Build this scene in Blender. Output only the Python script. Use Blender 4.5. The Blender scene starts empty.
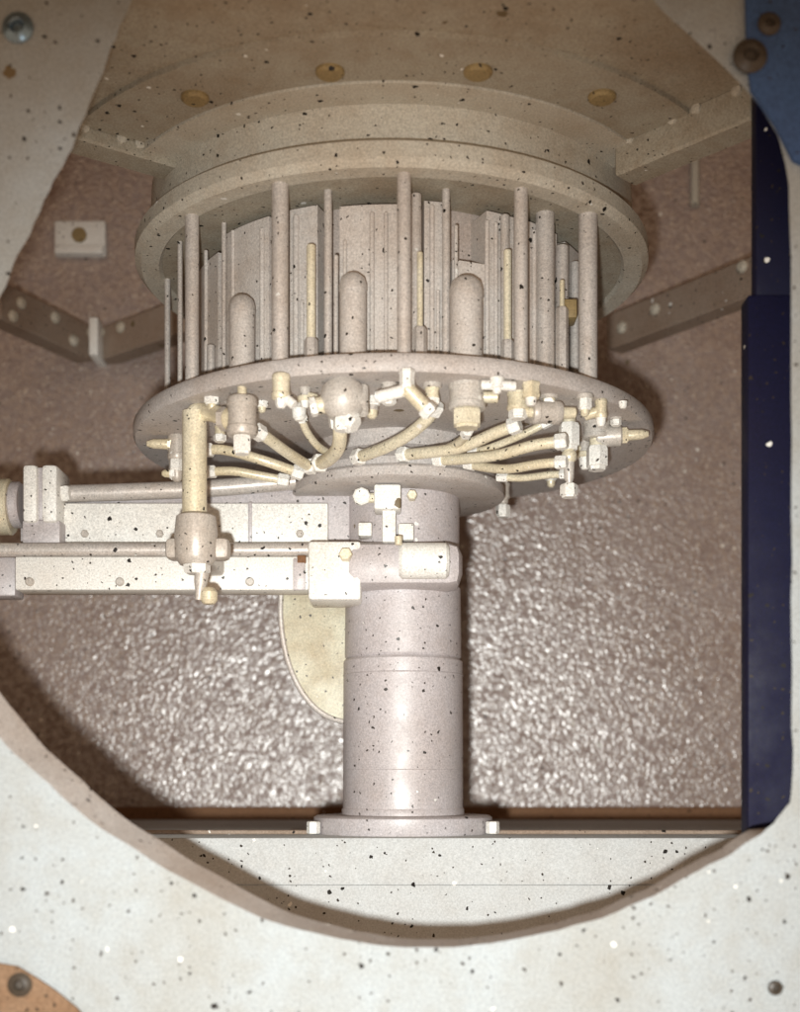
import bpy, bmesh, math, random
from mathutils import Vector, Matrix
R = math.radians
random.seed(7)
scene = bpy.context.scene
C = scene.collection

# ------------------------------------------------------------------ camera
# The column axis stands at the origin; the camera is 1.3 m in front of it, level,
# with a rising front (lens shift), so 1 mm at the column is about one pixel.
D0 = 1.3
cam_d = bpy.data.cameras.new('camera'); cam = bpy.data.objects.new('camera', cam_d); C.objects.link(cam)
cam.location = (0, -D0, 0); cam.rotation_euler = (R(90), 0, 0)
cam_d.sensor_fit = 'HORIZONTAL'; cam_d.sensor_width = 36; cam_d.lens = 36 * 1300 / 800
cam_d.shift_x = -2 / 800; cam_d.shift_y = 274 / 800
cam_d.clip_start = 0.01; cam_d.clip_end = 50
cam_d.dof.use_dof = True; cam_d.dof.focus_distance = 1.2; cam_d.dof.aperture_fstop = 4.8
scene.camera = cam

# ------------------------------------------------------------------ light
world = bpy.data.worlds.new('World'); scene.world = world; world.use_nodes = True
bg = world.node_tree.nodes['Background']
bg.inputs['Color'].default_value = (0.64, 0.43, 0.28, 1); bg.inputs['Strength'].default_value = 0.98
fl = bpy.data.lights.new('flash', 'SPOT'); flo = bpy.data.objects.new('flash', fl); C.objects.link(flo)
flo.location = (-0.036, -D0, -0.052)
flo.rotation_euler = (Vector((0.02, 1.0, 0.03))).to_track_quat('-Z', 'Y').to_euler()
fl.energy = 80; fl.spot_size = R(70); fl.spot_blend = 1.0; fl.shadow_soft_size = 0.014
fl.color = (0.96, 0.98, 0.95)
scene.view_settings.view_transform = 'Standard'; scene.view_settings.look = 'None'
scene.view_settings.exposure = 0.0; scene.view_settings.gamma = 1.0

def at(u, v, d):
    """image coordinates (u right, v down, in pixels, about mm at the column) at distance d -> metres"""
    return Vector(((u - 402) / 1300 * d, d - D0, (780 - v) / 1300 * d))

# ------------------------------------------------------------------ materials
def material(name, base, rough=0.5, metal=0.0, tint=None, mottle=0.25, grain=0.38, specks=1.0,
             bump=0.05, pebble=0.0, scratch=0.0, spec=0.5):
    m = bpy.data.materials.new(name); m.use_nodes = True
    nt = m.node_tree; N = nt.nodes; L = nt.links
    b = N['Principled BSDF']; b.inputs['Roughness'].default_value = rough
    b.inputs['Metallic'].default_value = metal
    b.inputs['Specular IOR Level'].default_value = spec
    geo = N.new('ShaderNodeNewGeometry')
    def noise(scale, det=3, r=0.6):
        n = N.new('ShaderNodeTexNoise'); n.inputs['Scale'].default_value = scale
        n.inputs['Detail'].default_value = det; n.inputs['Roughness'].default_value = r
        L.new(geo.outputs['Position'], n.inputs['Vector']); return n
    def maprange(src, a, b_, c, d):
        r = N.new('ShaderNodeMapRange'); L.new(src, r.inputs['Value'])
        r.inputs['From Min'].default_value = a; r.inputs['From Max'].default_value = b_
        r.inputs['To Min'].default_value = c; r.inputs['To Max'].default_value = d; return r.outputs[0]
    def mix(fac, a, b_, mode='MIX'):
        x = N.new('ShaderNodeMix'); x.data_type = 'RGBA'; x.blend_type = mode
        for s, val in ((x.inputs[0], fac), (x.inputs[6], a), (x.inputs[7], b_)):
            if hasattr(val, 'is_linked'): L.new(val, s)
            elif isinstance(val, (int, float)): s.default_value = val
            else: s.default_value = (*val, 1)
        return x.outputs[2]
    tint = tint or tuple(c * f for c, f in zip(base, (0.72, 0.60, 0.50)))
    col = mix(maprange(noise(9, 5).outputs[0], 0.42, 0.72, 0, mottle * 2), base, tint)
    col = mix(maprange(noise(60, 4).outputs[0], 0.45, 0.75, 0, mottle), col, tint)
    g = maprange(noise(560, 2, 0.85).outputs[0], 0.25, 0.75, 1 - grain, 1 + grain * 0.6)
    gm = N.new('ShaderNodeCombineColor')
    for i in range(3): L.new(g, gm.inputs[i])
    col = mix(1.0, col, gm.outputs[0], 'MULTIPLY')
    height = noise(300, 3).outputs[0]
    if specks:
        wob = noise(260, 1)
        ad = N.new('ShaderNodeVectorMath'); ad.operation = 'MULTIPLY_ADD'
        L.new(wob.outputs['Color'], ad.inputs[0]); ad.inputs[1].default_value = (0.004,) * 3
        L.new(geo.outputs['Position'], ad.inputs[2])
        for sc, dens, rad, c in ((78, 0.62, 0.17, (0.014, 0.011, 0.009)), (160, 0.75, 0.20, (0.03, 0.022, 0.016)),
                                 (26, 0.22, 0.13, (0.15, 0.11, 0.06)), (60, 0.20, 0.15, (0.78, 0.77, 0.73))):
            v = N.new('ShaderNodeTexVoronoi'); v.inputs['Scale'].default_value = sc
            L.new(ad.outputs[0], v.inputs['Vector'])
            sep = N.new('ShaderNodeSeparateColor'); L.new(v.outputs['Color'], sep.inputs[0])
            rr = maprange(sep.outputs[0], 1 - dens * specks, 1, 0, rad)
            lt = N.new('ShaderNodeMath'); lt.operation = 'LESS_THAN'
            L.new(v.outputs['Distance'], lt.inputs[0]); L.new(rr, lt.inputs[1])
            col = mix(lt.outputs[0], col, c)
    bm_ = N.new('ShaderNodeBump'); bm_.inputs['Strength'].default_value = bump; bm_.inputs['Distance'].default_value = 0.002
    L.new(height, bm_.inputs['Height']); last = bm_.outputs[0]
    if pebble:
        v = N.new('ShaderNodeTexVoronoi'); v.feature = 'SMOOTH_F1'; v.inputs['Scale'].default_value = 215
        v.inputs['Smoothness'].default_value = 0.5
        wob = noise(70, 3); ad = N.new('ShaderNodeVectorMath'); ad.operation = 'MULTIPLY_ADD'
        L.new(wob.outputs['Color'], ad.inputs[0]); ad.inputs[1].default_value = (0.013,) * 3
        L.new(geo.outputs['Position'], ad.inputs[2]); L.new(ad.outputs[0], v.inputs['Vector'])
        p = N.new('ShaderNodeBump'); p.inputs['Strength'].default_value = pebble; p.inputs['Distance'].default_value = 0.006
        p.invert = True
        L.new(v.outputs['Distance'], p.inputs['Height']); L.new(last, p.inputs['Normal']); last = p.outputs[0]
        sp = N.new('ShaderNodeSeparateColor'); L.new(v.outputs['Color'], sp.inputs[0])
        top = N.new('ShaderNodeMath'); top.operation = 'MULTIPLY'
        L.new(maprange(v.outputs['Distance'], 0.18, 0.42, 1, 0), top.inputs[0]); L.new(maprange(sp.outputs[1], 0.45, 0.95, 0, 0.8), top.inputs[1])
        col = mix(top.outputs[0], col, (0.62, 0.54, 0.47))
        L.new(maprange(noise(105, 5, 0.7).outputs[0], 0.37, 0.60, 0.0, 1.0), b.inputs['Coat Weight']); b.inputs['Coat Tint'].default_value = (1.0, 0.95, 0.88, 1); b.inputs['Coat IOR'].default_value = 2.5
        b.inputs['Coat Roughness'].default_value = 0.30; L.new(last, b.inputs['Coat Normal'])
    L.new(last, b.inputs['Normal'])
    L.new(col, b.inputs['Base Color'])
    L.new(maprange(noise(35, 4).outputs[0], 0.3, 0.7, max(0.05, rough - 0.08), min(1, rough + 0.12)), b.inputs['Roughness'])
    return m

M = dict(
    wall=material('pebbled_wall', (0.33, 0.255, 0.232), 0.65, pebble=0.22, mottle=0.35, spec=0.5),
    upper=material('brown_upper_wall', (0.27, 0.205, 0.16), 0.7, mottle=0.3, spec=0.2),
    ceil=material('ceiling_enamel', (0.40, 0.365, 0.295), 0.6, mottle=0.45, spec=0.2),
    ring=material('ring_paint', (0.57, 0.535, 0.455), 0.6, mottle=0.35, spec=0.2),
    rail=material('rail_brown_paint', (0.34, 0.265, 0.21), 0.65, mottle=0.3, spec=0.2),
    plate=material('front_plate_paint', (0.325, 0.355, 0.37), 0.7, mottle=0.34, tint=(0.25, 0.235, 0.20), specks=1.2, spec=0.2),
    rim=material('port_rim', (0.44, 0.41, 0.39), 0.8, mottle=0.3, spec=0.1),
    deck=material('deck_paint', (0.50, 0.52, 0.525), 0.65, mottle=0.15, grain=0.25, spec=0.2),
    column=material('column_lilac_paint', (0.51, 0.475, 0.485), 0.47, mottle=0.2, spec=1.0),
    drum=material('drum_paint', (0.60, 0.56, 0.525), 0.5, mottle=0.3),
    shell=material('shell_paint', (0.48, 0.42, 0.385), 0.6, mottle=0.25),
    rod=material('rod_metal', (0.64, 0.60, 0.565), 0.36, metal=0.25, mottle=0.25),
    white=material('white_enamel', (0.85, 0.845, 0.81), 0.45, mottle=0.16),
    cream=material('cream_brass', (0.81, 0.75, 0.585), 0.34, metal=0.2, mottle=0.3, tint=(0.55, 0.42, 0.22)),
    gusset=material('gusset_cream', (0.55, 0.515, 0.38), 0.4, mottle=0.5, tint=(0.36, 0.27, 0.15)),
    valve=material('valve_body', (0.57, 0.54, 0.50), 0.42, metal=0.15, mottle=0.3),
    flange=material('flange_paint', (0.50, 0.465, 0.445), 0.55, mottle=0.25),
    brown=material('brown_shade_and_slot', (0.22, 0.12, 0.068), 0.8, mottle=0.2, spec=0.1),  # paints the band of shade at the wall foot; also the clamp slot
    olive=material('olive_bolt', (0.30, 0.22, 0.10), 0.6, mottle=0.3),
    navy=material('navy_unfaded', (0.004, 0.0045, 0.026), 0.6, mottle=0.2, tint=(0.008, 0.005, 0.018), spec=0.2),  # tone of the unfaded strip, carried by an added upright
    steelblue=material('steel_blue_unfaded', (0.05, 0.10, 0.23), 0.6, mottle=0.3, tint=(0.04, 0.06, 0.13), spec=0.2),  # tone of the unfaded corner, carried by an added piece
    darkbolt=material('dark_bolt', (0.05, 0.04, 0.03), 0.45, mottle=0.3),
    chrome=material('stud_metal', (0.26, 0.40, 0.52), 0.3, metal=0.8, mottle=0.4, tint=(0.10, 0.07, 0.05)),
    rust=material('rust_corner', (0.21, 0.135, 0.085), 0.8, mottle=0.5, spec=0.1),
)

# ------------------------------------------------------------------ mesh helpers
def tag(o, label=None, cat=None, group=None, kind=None):
    for k, v in (('label', label), ('category', cat), ('group', group), ('kind', kind)):
        if v: o[k] = v
    return o

def link(name, bm, m, parent=None, sharp=35):
    me = bpy.data.meshes.new(name)
    bmesh.ops.recalc_face_normals(bm, faces=bm.faces)
    for f in bm.faces: f.smooth = True
    bm.to_mesh(me); bm.free()
    me.set_sharp_from_angle(angle=R(sharp))
    me.materials.append(M[m])
    o = bpy.data.objects.new(name, me); C.objects.link(o)
    if parent:
        o.parent = parent; o.matrix_parent_inverse = Matrix.Translation(-parent.location)
    return o

def thing(name, loc, label, cat, group=None):
    e = bpy.data.objects.new(name, None); C.objects.link(e); e.location = loc
    e.empty_display_size = 0.02
    return tag(e, label, cat, group)

def frame(direction):
    return Vector(direction).normalized().to_track_quat('Z', 'Y').to_matrix().to_4x4()

def lathe(bm, prof, origin, direction=(0, 0, 1), seg=32, spin=0.0):
    """prof: list of (radius, height) along direction; closed with caps when the radius is not 0"""
    T = Matrix.Translation(Vector(origin)) @ frame(direction)
    rings = []
    for r, h in prof:
        if r < 1e-6: rings.append([bm.verts.new(T @ Vector((0, 0, h)))])
        else: rings.append([bm.verts.new(T @ Vector((r * math.cos(spin + 2 * math.pi * i / seg), r * math.sin(spin + 2 * math.pi * i / seg), h))) for i in range(seg)])
    for a, b in zip(rings, rings[1:]):
        for i in range(seg):
            j = (i + 1) % seg
            if len(a) == 1 and len(b) > 1: bm.faces.new((a[0], b[i], b[j]))
            elif len(b) == 1 and len(a) > 1: bm.faces.new((a[i], a[j], b[0]))
            elif len(a) > 1: bm.faces.new((a[i], a[j], b[j], b[i]))
    for rg, flip in ((rings[0], True), (rings[-1], False)):
        if len(rg) > 2: bm.faces.new(rg[::-1] if flip else rg)
    return bm

def cyl(r, h, bev=None):
    b = bev if bev is not None else min(r, h) * 0.12
    return [(r - b, 0), (r, b), (r, h - b), (r - b, h)]

def box(bm, lo, hi, bev=0.002):
    lo, hi = Vector(lo), Vector(hi)
    res = bmesh.ops.create_cube(bm, size=1.0)
    vs = res['verts']
    for v in vs:
        v.co = Vector((lo[i] + (v.co[i] + 0.5) * (hi[i] - lo[i]) for i in range(3)))
    if bev:
        es = {e for v in vs for e in v.link_edges}
        bmesh.ops.bevel(bm, geom=list(es), offset=bev, segments=2, affect='EDGES', profile=0.5)
    return bm

def smooth_path(pts, n=8):
    P = [Vector(p) for p in pts]
    if len(P) == 2: return P
    Q = [P[0]] + P + [P[-1]]; out = []
    for i in range(1, len(Q) - 2):
        a, b, c, d = Q[i - 1:i + 3]
        for k in range(n):
            t = k / n
            out.append(0.5 * ((2 * b) + (c - a) * t + (2 * a - 5 * b + 4 * c - d) * t * t + (3 * b - a - 3 * c + d) * t ** 3))
    out.append(P[-1]); return out

def tube(bm, pts, r, seg=12, n=8):
    P = smooth_path(pts, n); rings = []; nrm = None
    for i, p in enumerate(P):
        t = (P[min(i + 1, len(P) - 1)] - P[max(i - 1, 0)]).normalized()
        if nrm is None: nrm = t.orthogonal().normalized()
        nrm = (nrm - t * nrm.dot(t)).normalized(); bn = t.cross(nrm)
        rings.append([bm.verts.new(p + r * (math.cos(2 * math.pi * k / seg) * nrm + math.sin(2 * math.pi * k / seg) * bn)) for k in range(seg)])
    for a, b in zip(rings, rings[1:]):
        for k in range(seg):
            j = (k + 1) % seg; bm.faces.new((a[k], a[j], b[j], b[k]))
    bm.faces.new(rings[0][::-1]); bm.faces.new(rings[-1]); return bm

def extrude_poly(bm, pts, dirv):
    """closed prism from a planar outline"""
    a = [bm.verts.new(p) for p in pts]; b = [bm.verts.new(Vector(p) + Vector(dirv)) for p in pts]
    n = len(a)
    bm.faces.new(a); bm.faces.new(b[::-1])
    for i in range(n): bm.faces.new((a[i], a[(i + 1) % n], b[(i + 1) % n], b[i]))
    return bm

def B(): return bmesh.new()

def arc_plate(bm, cx, r0, r1, a0, a1, z0, z1, n=10):
    """curved panel, angles measured from straight ahead (towards the camera)"""
    def p(r, a, z): return bm.verts.new((cx + r * math.sin(a), -r * math.cos(a), z))
    cols = []
    for i in range(n + 1):
        a = a0 + (a1 - a0) * i / n
        cols.append((p(r1, a, z0), p(r1, a, z1), p(r0, a, z1), p(r0, a, z0)))
    for c, d in zip(cols, cols[1:]):
        for k in range(4): bm.faces.new((c[k], c[(k + 1) % 4], d[(k + 1) % 4], d[k]))
    bm.faces.new(cols[0]); bm.faces.new(cols[-1][::-1]); return bm

# ------------------------------------------------------------------ setting: chamber
WD = 1.75 - D0                                     # y of the back wall
bm = B(); box(bm, (-1.1, WD, -0.40), (1.1, WD + 0.05, 1.30), 0)
tag(link('back_wall', bm, 'wall'), kind='structure')
for s, nm in ((-1, 'wall_left'), (1, 'wall_right')):
    bm = B(); box(bm, (s * 1.1, -0.45, -0.40), (s * 1.15, WD + 0.05, 1.30), 0)
    tag(link(nm, bm, 'upper'), kind='structure')

# ceiling plate with a back edge cut to a wide V on both sides of the ring
ZC = 0.56
def on_z(u, v, z): return at(u, v, z * 1300 / (780 - v))
out = [Vector((-0.95, -0.55, ZC)), Vector((-0.95, on_z(0, 112, ZC).y, ZC)), on_z(72, 134, ZC), on_z(178, 166, ZC),
       Vector((-0.16, 0.0, ZC)), Vector((0.16, 0.0, ZC)),
       on_z(612, 176, ZC), on_z(745, 120, ZC), Vector((0.95, on_z(800, 98, ZC).y, ZC)), Vector((0.95, -0.55, ZC))]
bm = B(); extrude_poly(bm, out, (0, 0, 0.03))
tag(link('ceiling', bm, 'ceil'), kind='structure')
bm = B(); box(bm, (-1.1, -0.55, 1.25), (1.1, WD + 0.05, 1.30), 0)
tag(link('chamber_top', bm, 'upper'), kind='structure')

# base deck under the column
ZD = -0.0531
bm = B(); box(bm, (-1.0, 1.19 - D0, -0.0965), (1.0, WD + 0.01, ZD), 0.0015)
box(bm, (-1.0, 1.189 - D0, -0.40), (1.0, WD + 0.01, -0.0962), 0.0015)
tag(link('floor_deck', bm, 'deck'), kind='structure')

# ------------------------------------------------------------------ front plate with the round port
FD = 0.90
port = [(420, 948), (375, 945), (330, 937), (270, 921), (230, 903), (190, 882), (160, 866), (130, 846), (100, 828), (72, 806), (50, 785), (24, 762), (0, 738),
        (-60, 660), (-100, 560), (-95, 450), (-45, 370), (-2, 300), (18, 256), (40, 212), (58, 172), (75, 138), (96, 92), (112, 50), (130, 0), (155, -60),
        (400, -110), (590, -60), (662, 10), (700, 44), (745, 88), (772, 126), (786, 165), (791, 260), (792, 400), (792, 560), (792, 700),
        (793, 786), (784, 812), (760, 834), (730, 854), (700, 871), (640, 902), (600, 918), (560, 930), (490, 944)]
def closed_smooth(pts, n=4):
    out = []; k = len(pts)
    for i in range(k):
        a, b, c, d = (Vector(pts[(i + j - 1) % k]) for j in range(4))
        for q in range(n):
            t = q / n
            out.append(0.5 * ((2 * b) + (c - a) * t + (2 * a - 5 * b + 4 * c - d) * t * t + (3 * b - a - 3 * c + d) * t ** 3))
    return out
pc = closed_smooth(port, 4)
rnd = random.Random(3); wob = 0.0; pw = []; fl_ = []
for p in pc:
    wob = 0.6 * wob + rnd.uniform(-1.3, 1.3); pw.append(at(p.x + wob, p.y + wob * 0.6, FD)); fl_.append(1 if p.x > 765 and p.y < 830 else min(1, max(0, (620 - p.y) / 120)))
bm = B()
ctr = at(400, 420, FD)
def outer(p):
    """matching point on the plate's rectangular outline"""
    dx, dz = p.x - ctr.x, p.z - ctr.z
    s = min((0.62 / abs(dx)) if dx else 9, ((0.55 if dz > 0 else 0.50) / abs(dz)) if dz else 9)
    return Vector((ctr.x + dx * s, p.y, ctr.z + dz * s))
fr, fo, bi, bo, ch = [], [], [], [], []
for p, k in zip(pw, fl_):
    fr.append(bm.verts.new(p)); fo.append(bm.verts.new(outer(p)))
    q = p + Vector((0.095 * p.x * k + 0.016 * (1 - k) * min(1, max(0, 0.15 - p.x) / 0.3), 0.06 - 0.03 * (1 - k), 0.095 * p.z * k + 0.002 * (1 - k)));   # the port flares open above
    bi.append(bm.verts.new(q)); bo.append(bm.verts.new(outer(q)))
n = len(fr)
for i in range(n):
    j = (i + 1) % n
    bm.faces.new((fr[i], fr[j], fo[j], fo[i])); bm.faces.new((fr[i], bi[i], bi[j], fr[j]))
    bm.faces.new((bi[i], bo[i], bo[j], bi[j])); bm.faces.new((fo[i], fo[j], bo[j], bo[i]))
front = thing('port_plate', (0, FD - D0, -0.25), 'pale speckled steel front plate with the big round viewing port', 'plate')
pl = link('plate', bm, 'plate', front)
pl.data.materials.append(M['rim'])
for f in pl.data.polygons:
    if abs(f.normal.y) < 0.6 and abs(f.center.x) < 0.60: f.material_index = 1

def round_bolt(name, u, v, d, r, m, label=None, parent=None, dome=0.6):
    bm = B(); p = at(u, v, d) + Vector((0, 0.001, 0))
    lathe(bm, [(r, 0), (r, 0.0022), (r * 0.86, 0.0036), (r * 0.5, 0.0036 + r * dome * 0.25), (r * 0.34, 0.0030), (r * 0.30, 0.0014), (0, 0.0014)], p, (0, -1, 0), 28)
    o = link(name, bm, m, parent)
    return o
for (u, v, r, m, lab) in ((18, 28, 0.0108, 'chrome', 'blue-tinted metal stud in the upper left corner of the plate'),
                          (20, 985, 0.0085, 'darkbolt', 'dark stud on the brown corner patch'),
                          (775, 988, 0.0052, 'darkbolt', 'small rusty stud at the lower right of the plate')):
    o = round_bolt('stud', u, v, FD - (0.003 if v > 900 and u < 100 else 0), r, m, lab, front); o['label'] = lab
# rust-brown corner piece, and an added steel-blue piece for an unfaded patch
cp = []
for u, v in ((-40, 958), (0, 963), (18, 966), (38, 978), (56, 990), (78, 1008), (105, 1040), (-40, 1040)): cp.append(at(u, v, FD))
bm = B(); extrude_poly(bm, cp, (0, -0.003, 0))
o = link('corner_patch', bm, 'rust', front); o['label'] = 'rust-brown corner patch at the bottom of the plate'

cp = [at(u, v, FD - 0.0005) for u, v in ((744, -20), (746, 60), (750, 92), (774, 127), (792, 162), (830, 180), (830, -20))]
cornr = thing('added_blue_corner', cp[0], 'added steel-blue corner piece for an unfaded patch, with two dark bolts', 'plate')
bm = B(); extrude_poly(bm, cp, (0, -0.004, 0)); link('plate', bm, 'steelblue', cornr)
for u, v, r in ((750, 56, 0.0118), (769, 24, 0.0080)): round_bolt('bolt', u, v, FD - 0.0045, r, 'darkbolt', None, cornr)

# ------------------------------------------------------------------ added navy upright for an unfaded dark strip
PD = 1.0
post = thing('added_navy_strip', at(790, 850, PD), 'added dark navy upright standing in for an unfaded strip at the right', 'post')
a, b = at(756, 297, PD), at(900, -60, PD)
bm = B(); box(bm, (a.x, PD - D0, a.z), (b.x, PD - D0 + 0.015, ZC - 0.002), 0.002); link('upper_section', bm, 'navy', post)
a, b = at(746, 297, PD), at(900, 880, PD)
bm = B(); box(bm, (a.x, PD - D0 - 0.006, -0.13), (b.x, PD - D0 + 0.016, a.z), 0.002); link('lower_section', bm, 'navy', post)

# ------------------------------------------------------------------ ledge rails on the back wall
def rail(name, p, q, h, th, label, dots):
    p, q = Vector(p), Vector(q)
    t = thing(name, (p + q) / 2, label, 'rail')
    dirv = (q - p).normalized(); nrm = Vector((dirv.y, -dirv.x, 0))
    if nrm.y > 0: nrm = -nrm
    bm = B()
    o = [p - nrm * th, q - nrm * th, q, p]
    extrude_poly(bm, o, (0, 0, h)); bmesh.ops.bevel(bm, geom=bm.edges[:], offset=0.002, segments=1, affect='EDGES')
    link('bar', bm, 'rail', t)
    for s, k in dots:
        bm = B(); c = p.lerp(q, s) + Vector((0, 0, h * k))
        lathe(bm, [(0.0075, -0.002), (0.0075, 0.003), (0.004, 0.006), (0, 0.006)], c, nrm, 14); link('bolt', bm, 'ring', t)
    return t
def ledge(u, v): return on_z(u, v, 0.560)
rail('ledge_rail', ledge(0, 318), ledge(95, 361), 0.046, 0.03, 'brown bolted ledge rail under the small white wall plate', ((0.2, 0.65), (0.55, 0.7), (0.75, 0.3), (0.12, 0.2), (0.95, 0.75)))
rail('ledge_rail', ledge(96, 361), ledge(185, 331), 0.044, 0.03, 'short brown ledge rail running behind the tube drum', ((0.06, 0.8), (0.3, 0.75)))
rail('ledge_rail', ledge(606, 350), ledge(760, 292), 0.046, 0.03, 'brown ledge rail between the tube drum and the added navy strip', ((0.35, 0.6), (0.12, 0.45), (0.9, 0.8)))
bm = B(); p = at(95.5, 358, 1.712); box(bm, (p.x - 0.006, p.y - 0.012, p.z), (p.x + 0.006, p.y + 0.06, p.z + 0.05), 0.002)
tag(link('corner_strip', bm, 'white'), 'short white upright strip where the two left ledge rails meet', 'strip')
# small white plate on the wall
wp = thing('wall_plate', at(82, 257, 1.75), 'small rectangular white plate fixed on the dark upper wall', 'plate')
a, b = at(56, 258, 1.75), at(107, 223, 1.75)
bm = B(); box(bm, (a.x, WD - 0.009, a.z), (b.x, WD + 0.001, b.z), 0.003); link('panel', bm, 'white', wp)
bm = B(); box(bm, (a.x + .002, WD - 0.016, a.z), (b.x - .002, WD - 0.008, a.z + 0.012), 0.002); link('lip', bm, 'white', wp)
bm = B(); c = at(81, 238, 1.75); lathe(bm, [(0.010, 0), (0.010, 0.003), (0, 0.004)], (c.x, WD - 0.0085, c.z), (0, -1, 0), 18)
link('emblem_stain', bm, 'olive', wp)
# conduit on the upper right wall
bm = B(); tube(bm, [at(695, 206, 1.745), at(695, 60, 1.745)], 0.006)
tag(link('conduit', bm, 'ring'), 'thin vertical conduit on the brown wall near the added navy strip', 'pipe')

# ------------------------------------------------------------------ ceiling ring over the drum
CX = -0.010
ring = thing('ceiling_ring', (CX, 0, 0.497), 'wide round bolted ring flange hanging over the tube drum', 'ring')
bm = B(); lathe(bm, [(0.226, 0.56), (0.226, 0.500), (0.229, 0.497), (0.246, 0.497), (0.252, 0.503), (0.252, 0.516), (0.247, 0.520), (0.2365, 0.521), (0.2365, 0.56)], (CX, 0, 0), seg=96)
link('lip_ring', bm, 'ring', ring)
bm = B(); lathe(bm, [(0.1665, 0.60), (0.1665, 0.5005), (0.2262, 0.5005), (0.2262, 0.60)], (CX, 0, 0), seg=96)
link('soffit', bm, 'ceil', ring)
bm = B(); lathe(bm, [(0.236, 0.5195), (0.236, 0.57)], (CX, 0, 0), seg=96)
link('collar', bm, 'ring', ring)
bm = B(); arc_plate(bm, CX, 0.2365, 0.268, R(-58), R(58), 0.5535, 0.5605, 40)
link('backing_strip', bm, 'ring', ring)
bm = B(); arc_plate(bm, CX, 0.2685, 0.330, R(-50), R(50), 0.5555, 0.5605, 40)
link('bolt_flange', bm, 'ceil', ring)
for u, v in ((195, 98), (330, 72), (478, 72), (602, 97)):
    p = on_z(u, v, 0.5545); bm = B()
    lathe(bm, [(0.0115, 0), (0.0115, 0.003), (0.009, 0.005), (0, 0.0055)], (p.x, p.y, 0.5565), (0, 0, -1), 20)
    link('bolt', bm, 'olive', ring)
# bracket arms from the ring to the corners
def arm(u0, v0, u1, v1, h, label, th=0.03, m='ceil'):
    z = 0.560 - h
    p, q = on_z(u0, v0, z), on_z(u1, v1, z)
    t = thing('bracket_arm', (p + q) / 2, label, 'bracket')
    d = (q - p).normalized(); nr = Vector((-d.y, d.x, 0))
    if nr.y < 0: nr = -nr
    bm = B(); extrude_poly(bm, [p, q, q + nr * th, p + nr * th], (0, 0, h + 0.0015)); bmesh.ops.bevel(bm, geom=bm.edges[:], offset=0.002, segments=1, affect='EDGES')
    link('bar', bm, m, t)
    for s in (0.12, 0.45, 0.62, 0.9):
        c = p.lerp(q, s) + Vector((0, 0, h * 0.9)); bm = B()
        lathe(bm, [(0.0045, -0.002), (0.0045, 0.002), (0, 0.003)], c, -nr, 12); link('rivet', bm, 'ring', t)
    return t
arm(614, 176, 752, 118, 0.030, 'pale riveted bracket arm reaching from ring towards the added navy strip')
arm(70, 136, 180, 168, 0.012, 'thin pale bracket arm reaching from ring towards the front plate')

# ------------------------------------------------------------------ tube drum
drum = thing('tube_drum', (CX, 0, 0.344), 'drum of upright rods and posts on a wide round flange', 'drum')
FX = -0.008; FR = 0.2555
bm = B(); lathe(bm, [(0.06, 0.330), (0.244, 0.328), (0.2535, 0.329), (FR, 0.332), (FR, 0.341), (0.2535, 0.344), (0.06, 0.344)], (FX, 0, 0), seg=128)
fla = link('flange_disc', bm, 'flange', drum)
bm = B(); lathe(bm, [(0.166, 0.343), (0.166, 0.56)], (CX, 0, 0), seg=72)
link('inner_shell', bm, 'shell', drum)
def on_circle(u, r, cx=CX):
    d = 1.3 - r
    for _ in range(30):
        X = (u - 402) / 1300 * d
        d = 1.3 - math.sqrt(max(r * r - (X - cx) ** 2, 0.0))
    return X, d
def rod(u, w, vtop, m='rod', r=0.216, vbot=None, name='rod', dome=False):
    X, d = on_circle(u, r)
    zt = (780 - vtop) / 1300 * d if vtop else 0.5025
    zb = (780 - vbot) / 1300 * d if vbot else 0.3435
    rr = w / 2 / 1300 * d
    bm = B()
    if dome: prof = [(rr, 0), (rr, zt - zb - rr * 0.9), (rr * 0.86, zt - zb - rr * 0.4), (rr * 0.5, zt - zb - rr * 0.08), (0, zt - zb)]
    else: prof = cyl(rr, zt - zb, 0.0008)
    lathe(bm, prof, (X, d - 1.3, zb), seg=20); o = link(name, bm, m, drum)
    return o, X, d, zt, rr
# the full-height rods
for u, w in ((192, 14), (280, 17), (404, 14), (521, 14), (588, 19)): rod(u, w, None, r=0.233)
for u, w in ((167.5, 6), (180, 5), (328, 8), (446, 8), (545, 19)): rod(u, w, None, r=0.2165 if u < 185 else 0.203)
for u, w, vt in ((211, 8, 345), (224, 5, 222), (336, 5, 255), (416, 11, 194), (562, 13, 246), (575, 9, 262), (505, 9, 215)): rod(u, w, vt, r=0.200)
# bright thin gauge tubes
for u, w, vt, vb in ((311, 9, 245, 343), (420, 6, 252, 332), (507.5, 8, 250, 345), (562, 5, 280, 312)):
    rod(u, w, vt, 'cream', r=0.214, vbot=vb, name='gauge_tube')
    X, d = on_circle(u, 0.214)
    bm = B(); zz = (780 - vb) / 1300 * d
    lathe(bm, [(0.0058, 0.3435), (0.0058, zz + 0.002), (0.0045, zz + 0.004)], (X, d - 1.3, 0), seg=6); link('socket', bm, 'rod', drum)
# domed posts
for u, w, vt in ((242, 26, 296), (353, 27, 274), (466, 33, 277)):
    o, X, d, zt, rr = rod(u, w, vt, 'drum', r=0.214, name='post', dome=True)
    bm = B(); lathe(bm, [(rr * 1.03, -rr * 1.3), (rr * 1.03, -rr * 0.85), (rr * 0.9, -rr * 0.36), (rr * 0.53, -rr * 0.04), (0, rr * 0.05)], (X, d - 1.3, zt), seg=24); c = link('cap', bm, 'rod', o)
    c.matrix_parent_inverse = Matrix.Translation(-drum.location)
    c.parent = o; c.matrix_parent_inverse = Matrix.Identity(4)
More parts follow.
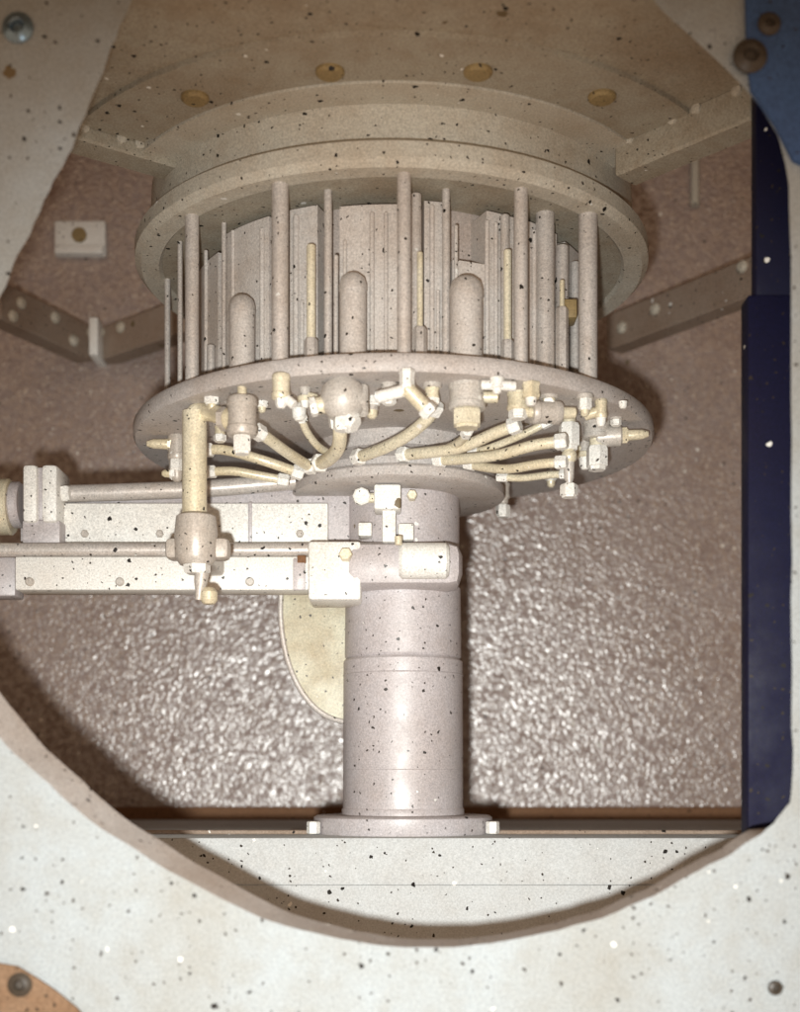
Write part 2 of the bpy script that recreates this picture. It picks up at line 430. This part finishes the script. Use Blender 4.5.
# narrow ribs on the shell between the panels
for u, w, vt in ((206, 4, 250), (233, 4, 230), (262, 5, 228), (296, 6, 215), (302, 4, 300), (345, 4, 240), (372, 5, 212), (386, 4, 212), (432, 5, 205), (438, 4, 290), (456, 4, 225), (487, 5, 220), (496, 4, 222), (534, 5, 230), (551, 4, 240)):
    rod(u, w, vt, 'drum', r=0.1965, name='rib')
# curved panels
def ang(u, r=0.194):
    X, d = on_circle(u, r); return math.atan2(X - CX, 1.3 - d)
for u0, u1, vt in ((226, 270, 224), (290, 318, 205), (340, 398, 205), (424, 444, 200), (452, 484, 262), (486, 513, 214), (528, 556, 224), (196, 219, 262), (564, 584, 250)):
    zt = min(0.4935, (780 - vt) / 1300 * on_circle((u0 + u1) / 2, 0.194)[1])
    bm = B(); arc_plate(bm, CX, 0.1655, 0.195, ang(u0), ang(u1), 0.3435, zt); link('panel', bm, 'drum', drum)
# notch bracket on the right
X, d = on_circle(569, 0.214); bm = B(); box(bm, (X - 0.006, d - 1.3 - 0.004, 0.41), (X + 0.007, d - 1.3 + 0.02, 0.427), 0.002); link('bracket', bm, 'olive', drum)

# ------------------------------------------------------------------ hub under the flange
hub = thing('hub', (FX + 0.004, 0, 0.28), 'pale round hub plate under the flange where the feed tubes meet', 'hub')
bm = B(); lathe(bm, [(0.098, 0.2915), (0.098, 0.300), (0.085, 0.315), (0.085, 0.3305)], (FX + 0.004, 0, 0), seg=64); link('neck', bm, 'flange', hub)
bm = B(); lathe(bm, [(0.058, 0.279), (0.103, 0.279), (0.106, 0.281), (0.106, 0.289), (0.104, 0.2915), (0.058, 0.2915)], (FX + 0.004, 0, 0), seg=80); link('disc', bm, 'flange', hub)

# ------------------------------------------------------------------ column
col = thing('support_column', (0.001, 0, ZD), 'smooth lilac-grey round column standing on the deck', 'column')
def colpart(name, prof, seg=72, m='column'):
    bm = B(); lathe(bm, prof, (0.001, 0, 0), seg=seg); return link(name, bm, m, col)
colpart('shaft', [(0.0600, -0.028), (0.0595, 0.1175), (0.0580, 0.1190), (0.0565, 0.1205)])
colpart('sleeve', [(0.0562, 0.1205), (0.0582, 0.1225), (0.0575, 0.190), (0.0560, 0.192)])
colpart('neck', [(0.0560, 0.192), (0.0565, 0.2795)])
colpart('base_collar', [(0.0612, ZD + 0.018), (0.0612, -0.0295), (0.0602, -0.028)])
colpart('foot_ring', [(0.087, ZD - 0.001), (0.089, ZD + 0.002), (0.089, ZD + 0.016), (0.086, ZD + 0.018), (0.058, ZD + 0.018)])
for s in (-1, 1):
    x = 0.001 + s * 0.0865; y = -0.045
    bm = B(); lathe(bm, cyl(0.0065, 0.012, 0.001), (x, y, ZD + 0.001), seg=6); link('nut', bm, 'white', col)
# slim rods lying along the back of the deck
for x0, x1, lab in ((-0.45, -0.088, 'slim pale rod on the deck left of the column foot'), (0.09, 0.45, 'slim pale rod on the deck right of the column foot')):
    bm = B(); tube(bm, [(x0, -0.035, ZD + 0.0021), (x1, -0.035, ZD + 0.0021)], 0.0022, 10)
    tag(link('deck_rod', bm, 'rail'), lab, 'rod')
# added brown strip painting the dark band of shade where deck meets wall
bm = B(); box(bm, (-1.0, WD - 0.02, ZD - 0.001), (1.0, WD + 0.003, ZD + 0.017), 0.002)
tag(link('shade_strip', bm, 'brown'), 'dark brown strip painting the shade along the foot of the pebbled wall', 'shade_strip')

# ------------------------------------------------------------------ clamp block on the column, and the beams
def block(t, name, u0, v0, u1, v1, y0, y1, m, bev=0.002):
    """box whose front face (at y0) spans u0..u1, v0..v1 in image coordinates"""
    a, b = at(u0, v1, D0 + y0), at(u1, v0, D0 + y0)
    bm = B(); box(bm, (a.x, y0, a.z), (b.x, y1, b.z), bev); return link(name, bm, m, t)
def bar(t, name, u0, u1, v, w, y, m, sides=24, bev=None):
    """round or hexagonal bar lying across, width w"""
    a, b = at(u0, v, D0 + y), at(u1, v, D0 + y); r = w / 2 / 1300 * (D0 + y)
    bm = B(); lathe(bm, cyl(r, (b - a).length, bev), a, b - a, sides, 0.3); return link(name, bm, m, t)
clamp = thing('clamp_block', at(400, 590, 1.24), 'white split clamp block gripping the column above its seam', 'clamp')
block(clamp, 'body', 340, 540, 463, 586, -0.080, 0.03, 'column', 0.013)
bar(clamp, 'barrel', 399, 449, 561, 36, -0.079, 'white', 32, 0.003)
bm = B(); lathe(bm, cyl(0.0035, 0.008), at(398.5, 545, 1.203), (0, 0, 1), 12); link('pin', bm, 'cream', clamp)
block(clamp, 'bracket', 308, 541, 361, 600, -0.078, -0.02, 'white', 0.003)
block(clamp, 'slot', 297, 555, 306, 563, -0.069, -0.055, 'brown', 0.001)
bm = B(); lathe(bm, cyl(0.0065, 0.012, 0.001), at(346, 556, 1.223), (0, -1, 0), 6); link('bolt', bm, 'cream', clamp)

lower = thing('lower_beam', at(150, 590, 1.24), 'long white lower beam running from clamp block to the left', 'beam')
block(lower, 'face_bar', 15, 556.5, 309, 590, -0.066, -0.03, 'white', 0.0015)
bar(lower, 'top_tube', -60, 312, 550, 14, -0.060, 'rod', 16)
block(lower, 'end_bar', -60, 557, 15.2, 596, -0.050, -0.02, 'column')
block(lower, 'end_plate', 293, 558, 305, 590, -0.0685, -0.0655, 'column', 0.001)

upper = thing('upper_beam', at(200, 541, 1.28), 'pale upper beam with a tube on top, ending at the column', 'beam')
block(upper, 'face_bar', 62, 503, 328, 546, -0.035, 0.0, 'white', 0.0015)
block(upper, 'back_bar', 20, 489, 350, 546, -0.022, 0.006, 'column')
bm = B(); tube(bm, [at(62, 494, 1.27), at(200, 489, 1.27), at(296, 481, 1.27)], 0.0085, 16); link('top_tube', bm, 'rod', upper)

ec = thing('end_clamp', at(40, 540, 1.26), 'white two-lobed end clamp at the far end of the upper beam', 'clamp')
block(ec, 'jaw', 22, 464, 37, 522, -0.062, -0.01, 'white', 0.004)
block(ec, 'jaw', 41, 464, 57, 522, -0.062, -0.01, 'white', 0.004)
block(ec, 'web', 35, 467, 44, 520, -0.057, -0.01, 'column')
block(ec, 'foot', 22, 520, 60, 543, -0.056, -0.01, 'column')
bar(ec, 'hex_nut', 57, 70, 493, 17, -0.042, 'white', 6, 0.0015)
bar(ec, 'washer', 12, 22.5, 505, 46, -0.040, 'column', 28, 0.002)
bar(ec, 'knob', -50, 12.5, 507, 56, -0.040, 'cream', 32, 0.002)

for u in (30, 120, 250):
    bm = B(); lathe(bm, [(0.0042, -0.001), (0.0042, 0.0022), (0.0030, 0.0032), (0.0012, 0.0032), (0.0012, 0.002), (0, 0.002)], at(u, 582, D0 - 0.066), (0, -1, 0), 16); link('screw', bm, 'valve', lower)
for u in (85, 160, 300):
    bm = B(); lathe(bm, [(0.0040, -0.001), (0.0040, 0.0022), (0.0028, 0.0032), (0, 0.0032)], at(u, 534, D0 - 0.035), (0, -1, 0), 6); link('screw', bm, 'valve', upper)
block(upper, 'joint_strip', 248, 502, 252, 546, -0.0365, -0.030, 'column', 0.0008)
for z in (0.104, 0.010):
    bm = B(); lathe(bm, [(0.0592, z - 0.0012), (0.0602, z), (0.0592, z + 0.0012)], (0.001, 0, 0), seg=72); link('seam', bm, 'column', col)
# ------------------------------------------------------------------ riser pipe with elbow and lower socket
RX, RY = -0.199, -0.080
rz = 1.135
def rp(u, v): return at(u, v, rz)
ris = thing('riser_pipe', rp(196, 604), 'thick cream riser pipe with elbow standing before both beams', 'pipe')
bm = B(); tube(bm, [rp(194.5, 515), rp(194.5, 412)], 0.0108, 24); link('pipe', bm, 'cream', ris)
bm = B(); tube(bm, [rp(194.5, 418), rp(195.5, 412.5), rp(201, 411.5), at(212, 413, 1.125), at(224, 417, 1.105), at(236, 421, 1.092)], 0.0075, 16); link('elbow', bm, 'cream', ris)
bm = B(); p = rp(196, 565); z0 = p.z
lathe(bm, [(0.014, 0), (0.0182, 0.006), (0.0188, 0.028), (0.0172, 0.042), (0.013, 0.0445)], p, seg=32); link('socket', bm, 'valve', ris)
bm = B(); box(bm, (p.x - 0.027, p.y - 0.004, z0 + 0.005), (p.x + 0.029, p.y + 0.016, z0 + 0.024), 0.005); link('saddle', bm, 'valve', ris)
bm = B(); box(bm, (p.x - 0.010, p.y + 0.006, z0 + 0.006), (p.x + 0.011, p.y + 0.112, z0 + 0.023), 0.004); link('spacer', bm, 'valve', ris)
bm = B(); lathe(bm, cyl(0.0118, 0.017, 0.002), rp(197, 574), seg=6, spin=0.3); link('hex_nut', bm, 'white', ris)
bm = B(); lathe(bm, [(0.0065, 0), (0.006, -0.008), (0.004, -0.016), (0.0035, -0.024)], rp(202, 573), (0.12, 0, 1), 14); link('stem', bm, 'valve', ris)
bm = B(); lathe(bm, [(0, 0), (0.005, 0.0008), (0.0075, 0.004), (0.0075, 0.011), (0.005, 0.0145), (0.003, 0.0155)], rp(209, 605), seg=16); link('ball_end', bm, 'cream', ris)

# ------------------------------------------------------------------ round gusset behind the column
gus = thing('round_gusset', (-0.06, 0.02, 0.06), 'cream rounded gusset plate between lower beam and column', 'gusset')
gp = [Vector((-0.050, 0.012, 0.196)), Vector((-0.1225, 0.012, 0.196))]
for i in range(0, 15):
    a = R(90) * i / 14 * 0.93
    gp.append(Vector((-0.050 - 0.0735 * math.cos(a) ** 0.9, 0.012, 0.172 - 0.115 * math.sin(a))))
gp.append(Vector((-0.050, 0.012, 0.058)))
bm = B(); extrude_poly(bm, gp, (0, 0.012, 0)); link('plate', bm, 'gusset', gus)
bm = B(); tube(bm, [p + Vector((0.001, -0.002, 0.001)) for p in gp[1:-1]], 0.0028, 10, 2); link('rim', bm, 'rod', gus)

# ------------------------------------------------------------------ fittings under the flange
def hang(u, v):                                   # a point of the flange's underside
    return on_z(u, v, 0.3282)
def stack(t, p, segs, direction=(0, 0, -1)):
    """segs: (name, material, radius, length, sides) one below the other, in mm"""
    d = Vector(direction).normalized(); q = Vector(p) - d * 0.0012
    for nm, m, r, l, sides in segs:
        r, l = r / 1000, l / 1000; bm = B()
        if nm == 'hex_nut': prof = [(r * 0.86, 0), (r, l * 0.12), (r, l * 0.84), (r * 0.8, l * 0.86), (r * 0.8, l)]
        elif nm == 'body': prof = [(r * 0.9, 0), (r, l * 0.06), (r, l * 0.2), (r * 0.93, l * 0.23), (r * 0.93, l * 0.75), (r, l * 0.78), (r, l * 0.94), (r * 0.9, l)]
        elif nm == 'bulb': prof = [(r * 0.55, 0), (r * 0.9, l * 0.2), (r, l * 0.5), (r * 0.9, l * 0.8), (r * 0.55, l)]
        elif nm == 'tip': prof = [(r, 0), (r * 0.9, l * 0.7), (r * 0.5, l), (0, l * 1.03)]
        else: prof = cyl(r, l, min(r, l) * 0.16)
        lathe(bm, prof, q, d, sides, random.uniform(0, 0.6)); link(nm, bm, m, t)
        q = q + d * (l - 0.0006)
    return q
G = 'valves under the flange'
def valve(u, v, segs, label, name='valve', cat='valve', sides=()):
    p = hang(u, v); t = thing(name, p, label, cat, G)
    stack(t, p, segs)
    for (dz, dirn, ss) in sides: stack(t, p + Vector((0, 0, -dz / 1000)), ss, dirn)
    return t
valve(242, 388, [('stem', 'cream', 4, 10, 12), ('body', 'valve', 13, 32, 24), ('hex_nut', 'white', 8, 16, 6)],
      'upright valve joined to the elbow of the riser pipe', sides=((26, (-0.85, 0.35, 0.1), [('port', 'cream', 9, 17, 16), ('hex_nut', 'valve', 10, 6, 6)]),))
valve(281, 376, [('body', 'cream', 7.5, 20, 16), ('tip', 'white', 5, 8, 6)], 'small cream fitting hanging beside a lone white nipple',
      sides=((15, (0.75, -0.2, -0.65), [('nipple', 'white', 4, 16, 12)]),))
valve(343, 381, [('bulb', 'valve', 19, 32, 28), ('hex_nut', 'white', 8.5, 11, 6)], 'bulky round valve with a curved tube dropping from it',
      sides=((16, (-1, -0.1, -0.25), [('nipple', 'cream', 7, 24, 14), ('hex_nut', 'white', 8, 6, 6)]), (16, (1, 0, 0), [('box', 'valve', 13, 22, 4)]), (30, (0.75, -0.3, -0.5), [('hex_nut', 'white', 9, 15, 6)])))
valve(407, 371, [('body', 'white', 6.5, 16, 6), ('stem', 'cream', 4.5, 6, 12)], 'small white hexagonal fitting under the middle of the flange rim',
      sides=((14, (0.7, 0.1, -0.7), [('elbow', 'cream', 6, 22, 14), ('hex_nut', 'white', 7.5, 8, 6)]), (15, (-1, 0.2, -0.2), [('nipple', 'white', 5, 26, 12)])))
valve(467, 385, [('body', 'valve', 15.5, 22, 24), ('hex_nut', 'cream', 12.5, 16, 6)], 'large plain valve body right of the white hexagonal fitting',
      sides=((10, (1, 0, 0), [('nipple', 'cream', 5, 27, 12)]),))
valve(531, 384, [('body', 'cream', 8, 13, 6), ('tip', 'white', 5, 7, 12)], 'small fitting above the end of the longest feed tube')
valve(518, 393, [('body', 'cream', 9.5, 16, 20), ('hex_nut', 'white', 8, 8, 6)], 'cream valve on the upper end of the longest feed tube',
      sides=((16, (1, 0.25, 0.05), [('nipple', 'cream', 4.5, 14, 12), ('body', 'valve', 10, 26, 20), ('nipple', 'cream', 5, 14, 12)]),))
valve(569, 412, [('stem', 'cream', 6, 12, 12), ('hex_nut', 'white', 9.5, 24, 6), ('bulb', 'cream', 7, 12, 16), ('tip', 'valve', 5, 20, 12), ('hex_nut', 'white', 8, 12, 6)], 'tall white hexagonal valve with two nuts, left of the pointed nozzle')
valve(597, 423, [('body', 'valve', 13, 16, 20), ('stem', 'cream', 7, 8, 12), ('hex_nut', 'white', 10, 22, 6)], 'valve with the long pointed nozzle aimed to the right',
      sides=((13, (1, -0.12, 0.03), [('port', 'valve', 9.5, 24, 18), ('hex_nut', 'cream', 8, 6, 6), ('tip', 'cream', 5, 19, 14)]),))
valve(601, 401, [('body', 'cream', 5.5, 16, 14), ('tip', 'white', 4.5, 8, 12)], 'small cream spigot over the long pointed nozzle',
      sides=((8, (-0.8, 0.3, -0.2), [('nipple', 'cream', 4.5, 16, 12)]),))
valve(177, 436, [('body', 'valve', 9, 24, 20), ('hex_nut', 'white', 8, 12, 6), ('tip', 'valve', 6, 10, 14)], 'valve with two pointed nozzles behind the riser pipe',
      sides=((8, (-1, -0.1, 0.0), [('hex_nut', 'cream', 7, 10, 6), ('tip', 'cream', 5, 20, 14)]), (36, (-1, -0.1, 0), [('hex_nut', 'white', 6, 8, 6), ('tip', 'cream', 4, 8, 14)])))
valve(389, 384, [('body', 'valve', 7, 12, 14), ('hex_nut', 'white', 6, 7, 6)], 'tiny white-nutted fitting between bulky valve and hexagonal fitting',
      sides=((9, (-1, 0.1, -0.1), [('nipple', 'white', 4.5, 13, 12)]),))
valve(497, 379, [('body', 'white', 6, 9, 12), ('tip', 'white', 4, 5, 12)], 'flat white fitting close under the flange rim beside the large plain valve',
      sides=((5, (1, 0.1, -0.03), [('nipple', 'white', 4, 17, 12)]), (5, (-1, 0.1, 0.05), [('nipple', 'white', 4, 14, 12)])))
valve(623, 403, [('tip', 'white', 4, 6, 12)], 'single small white plug near the outer edge of the flange', name='plug', cat='plug')
valve(299, 402, [('body', 'valve', 6, 8, 14), ('tip', 'white', 6.5, 10, 14)], 'round white plug left of the bulky round valve', name='plug', cat='plug')
for u, v, lab, body, sd in (
        (212, 398, 'squat nut on the flange just above the elbow of the riser pipe', [('hex_nut', 'white', 7, 7, 6), ('tip', 'cream', 4, 7, 12)], ()),
        (305, 388, 'pale spigot between the small cream fitting and bulky round valve', [('body', 'valve', 5, 9, 14), ('ring', 'cream', 6.5, 4, 18), ('tip', 'white', 4, 6, 12)], ((6, (0.9, -0.2, -0.3), [('nipple', 'cream', 3.5, 12, 12)]),)),
        (372, 398, 'hexagonal plug at the right shoulder of the bulky round valve', [('hex_nut', 'white', 8, 8, 6), ('ring', 'valve', 5.5, 5, 18), ('tip', 'cream', 5, 7, 12)], ()),
        (432, 384, 'cream capped fitting over the bend of the elbow tube', [('ring', 'valve', 8, 5, 18), ('body', 'cream', 6, 9, 14), ('hex_nut', 'white', 6.5, 6, 6)], ()),
        (549, 396, 'ringed cream spigot between cream valve and tall white valve', [('ring', 'valve', 8, 4, 18), ('body', 'cream', 5.5, 8, 14), ('ring', 'white', 7, 4, 18)], ((6, (-0.2, -1, -0.2), [('hex_nut', 'white', 5, 7, 6)]),)),
        (585, 396, 'white spigot behind the small cream spigot', [('ring', 'valve', 7.5, 4, 18), ('hex_nut', 'white', 6, 10, 6), ('tip', 'cream', 4, 6, 12)], ()),
        (616, 418, 'white nut on the outer flange beside the pointed nozzle', [('ring', 'valve', 6, 3, 18), ('hex_nut', 'white', 5, 6, 6)], ()),
        (585, 440, 'lower cream coupling between the two valves by pointed nozzle', [('body', 'valve', 7, 14, 16), ('ring', 'cream', 9, 5, 18), ('tip', 'white', 6, 12, 14)], ((9, (-1, -0.1, 0), [('nipple', 'cream', 4.5, 18, 12)]), (9, (1, 0, 0), [('nipple', 'cream', 4.5, 12, 12)]))),
        (220, 424, 'ringed coupling right of the riser pipe under its elbow', [('ring', 'valve', 7, 4, 18), ('body', 'cream', 5, 8, 14), ('hex_nut', 'white', 6, 7, 6)], ()),
        (262, 402, 'short white plug right of the upright riser pipe valve', [('hex_nut', 'white', 5.5, 6, 6), ('tip', 'cream', 3.5, 5, 12)], ())):
    valve(u, v, body, lab, name='fitting', cat='fitting', sides=sd)
# two drip nuts that hang from the hub plate behind
for u, lab, ln in ((503, 'white drain nut hanging by the right edge of the hub plate', 0), (551, 'small drain nut hanging between hub plate and tall white valve', 1)):
    p = at(u, 452, 1.36); p.z = 0.3287
    t = thing('drain_nut', p, lab, 'nut', 'drain nuts')
    stack(t, p, [('stem', 'valve', 4.5, 20, 12), ('body', 'valve', 7.5, 16, 16), ('tip', 'valve', 6, 8, 12), ('hex_nut', 'white', 7.5, 13, 6)] if not ln else
          [('stem', 'valve', 4, 8, 12), ('hex_nut', 'white', 6, 10, 6), ('tip', 'cream', 4.5, 7, 12)])

# ------------------------------------------------------------------ feed tubes
def feed(pts, r, label, nuts=(0, 1)):
    P = [at(*p) for p in pts]
    t = thing('feed_tube', P[0], label, 'tube', 'feed tubes')
    bm = B(); tube(bm, P, r / 1000, 14); link('tube', bm, 'cream', t)
    for k in nuts:
        a, b = (P[0], P[1]) if k == 0 else (P[-1], P[-2])
        bm = B(); lathe(bm, cyl(r * 1.45 / 1000, 0.011, 0.0012), a - (b - a).normalized() * 0.001, b - a, 6); link('hex_nut', bm, 'white', t)
feed([(203, 450, 1.21), (225, 450, 1.205), (262, 460, 1.20), (302, 474, 1.212)], 4.6, 'feed tube from behind the riser pipe, upper of the two')
feed([(206, 472, 1.225), (232, 471, 1.22), (256, 475, 1.22), (288, 481, 1.222)], 4.2, 'feed tube from behind the riser pipe, lower of the two')
feed([(255, 430, 1.115), (266, 437, 1.125), (288, 453, 1.16), (312, 468, 1.205)], 5.0, 'straight feed tube from the riser pipe valve down to hub')
feed([(338, 416, 1.115), (340, 432, 1.12), (338, 448, 1.14), (329, 459, 1.17), (318, 464, 1.20)], 6.2, 'thick curved feed tube dropping from the bulky round valve')
feed([(437, 404, 1.11), (428, 418, 1.12), (408, 435, 1.14), (384, 448, 1.165), (356, 458, 1.20)], 5.4, 'feed tube bending from the elbow fitting towards the left of hub')
feed([(519, 424, 1.125), (495, 433, 1.135), (462, 447, 1.155), (432, 452, 1.175), (400, 455, 1.20)], 5.2, 'longest feed tube, slanting from the cream valve to hub')
feed([(566, 441, 1.13), (535, 445, 1.14), (498, 455, 1.16), (462, 459, 1.185), (436, 460, 1.205)], 5.0, 'feed tube from the tall white valve to hub, middle of three')
feed([(566, 462, 1.15), (540, 464, 1.16), (508, 469, 1.18), (484, 467, 1.20), (466, 463, 1.212)], 4.3, 'feed tube from the tall white valve to hub, lowest of three')

feed([(551, 420, 1.16), (524, 434, 1.17), (492, 447, 1.185), (470, 453, 1.20)], 3.4, 'thin feed tube tucked behind the longest feed tube')
feed([(570, 474, 1.19), (548, 475, 1.20), (522, 478, 1.215), (498, 477, 1.225)], 3.4, 'thin feed tube running below the three thick right-hand tubes')
feed([(300, 412, 1.13), (306, 430, 1.145), (318, 446, 1.17), (334, 456, 1.20)], 3.4, 'thin feed tube from the round white plug down to hub')
feed([(468, 430, 1.12), (462, 440, 1.14), (448, 448, 1.17), (432, 453, 1.20)], 3.8, 'short feed tube from the large plain valve down to hub')

# ------------------------------------------------------------------ fittings on the neck of the column
nb = thing('neck_bracket', at(385, 540, 1.23), 'white bracket with knob and screws on the column neck', 'bracket')
block(nb, 'block', 374, 484, 401, 509, -0.082, -0.052, 'white')
block(nb, 'strap', 382, 508, 396, 542, -0.074, -0.050, 'white')
bm = B(); lathe(bm, cyl(0.0085, 0.010, 0.0015), at(361, 498, 1.236), (0.1, -1, 0), 8); link('knob', bm, 'white', nb)
bar(nb, 'spindle', 361, 378, 498, 10, -0.066, 'cream', 10)
block(nb, 'lug', 398, 523, 414, 540, -0.068, -0.050, 'white')
bm = B(); lathe(bm, cyl(0.005, 0.012, 0.001), at(412, 497, 1.245), (0, -1, 0), 6); link('screw', bm, 'cream', nb)
block(nb, 'lug', 358, 522, 372, 536, -0.062, -0.040, 'white')
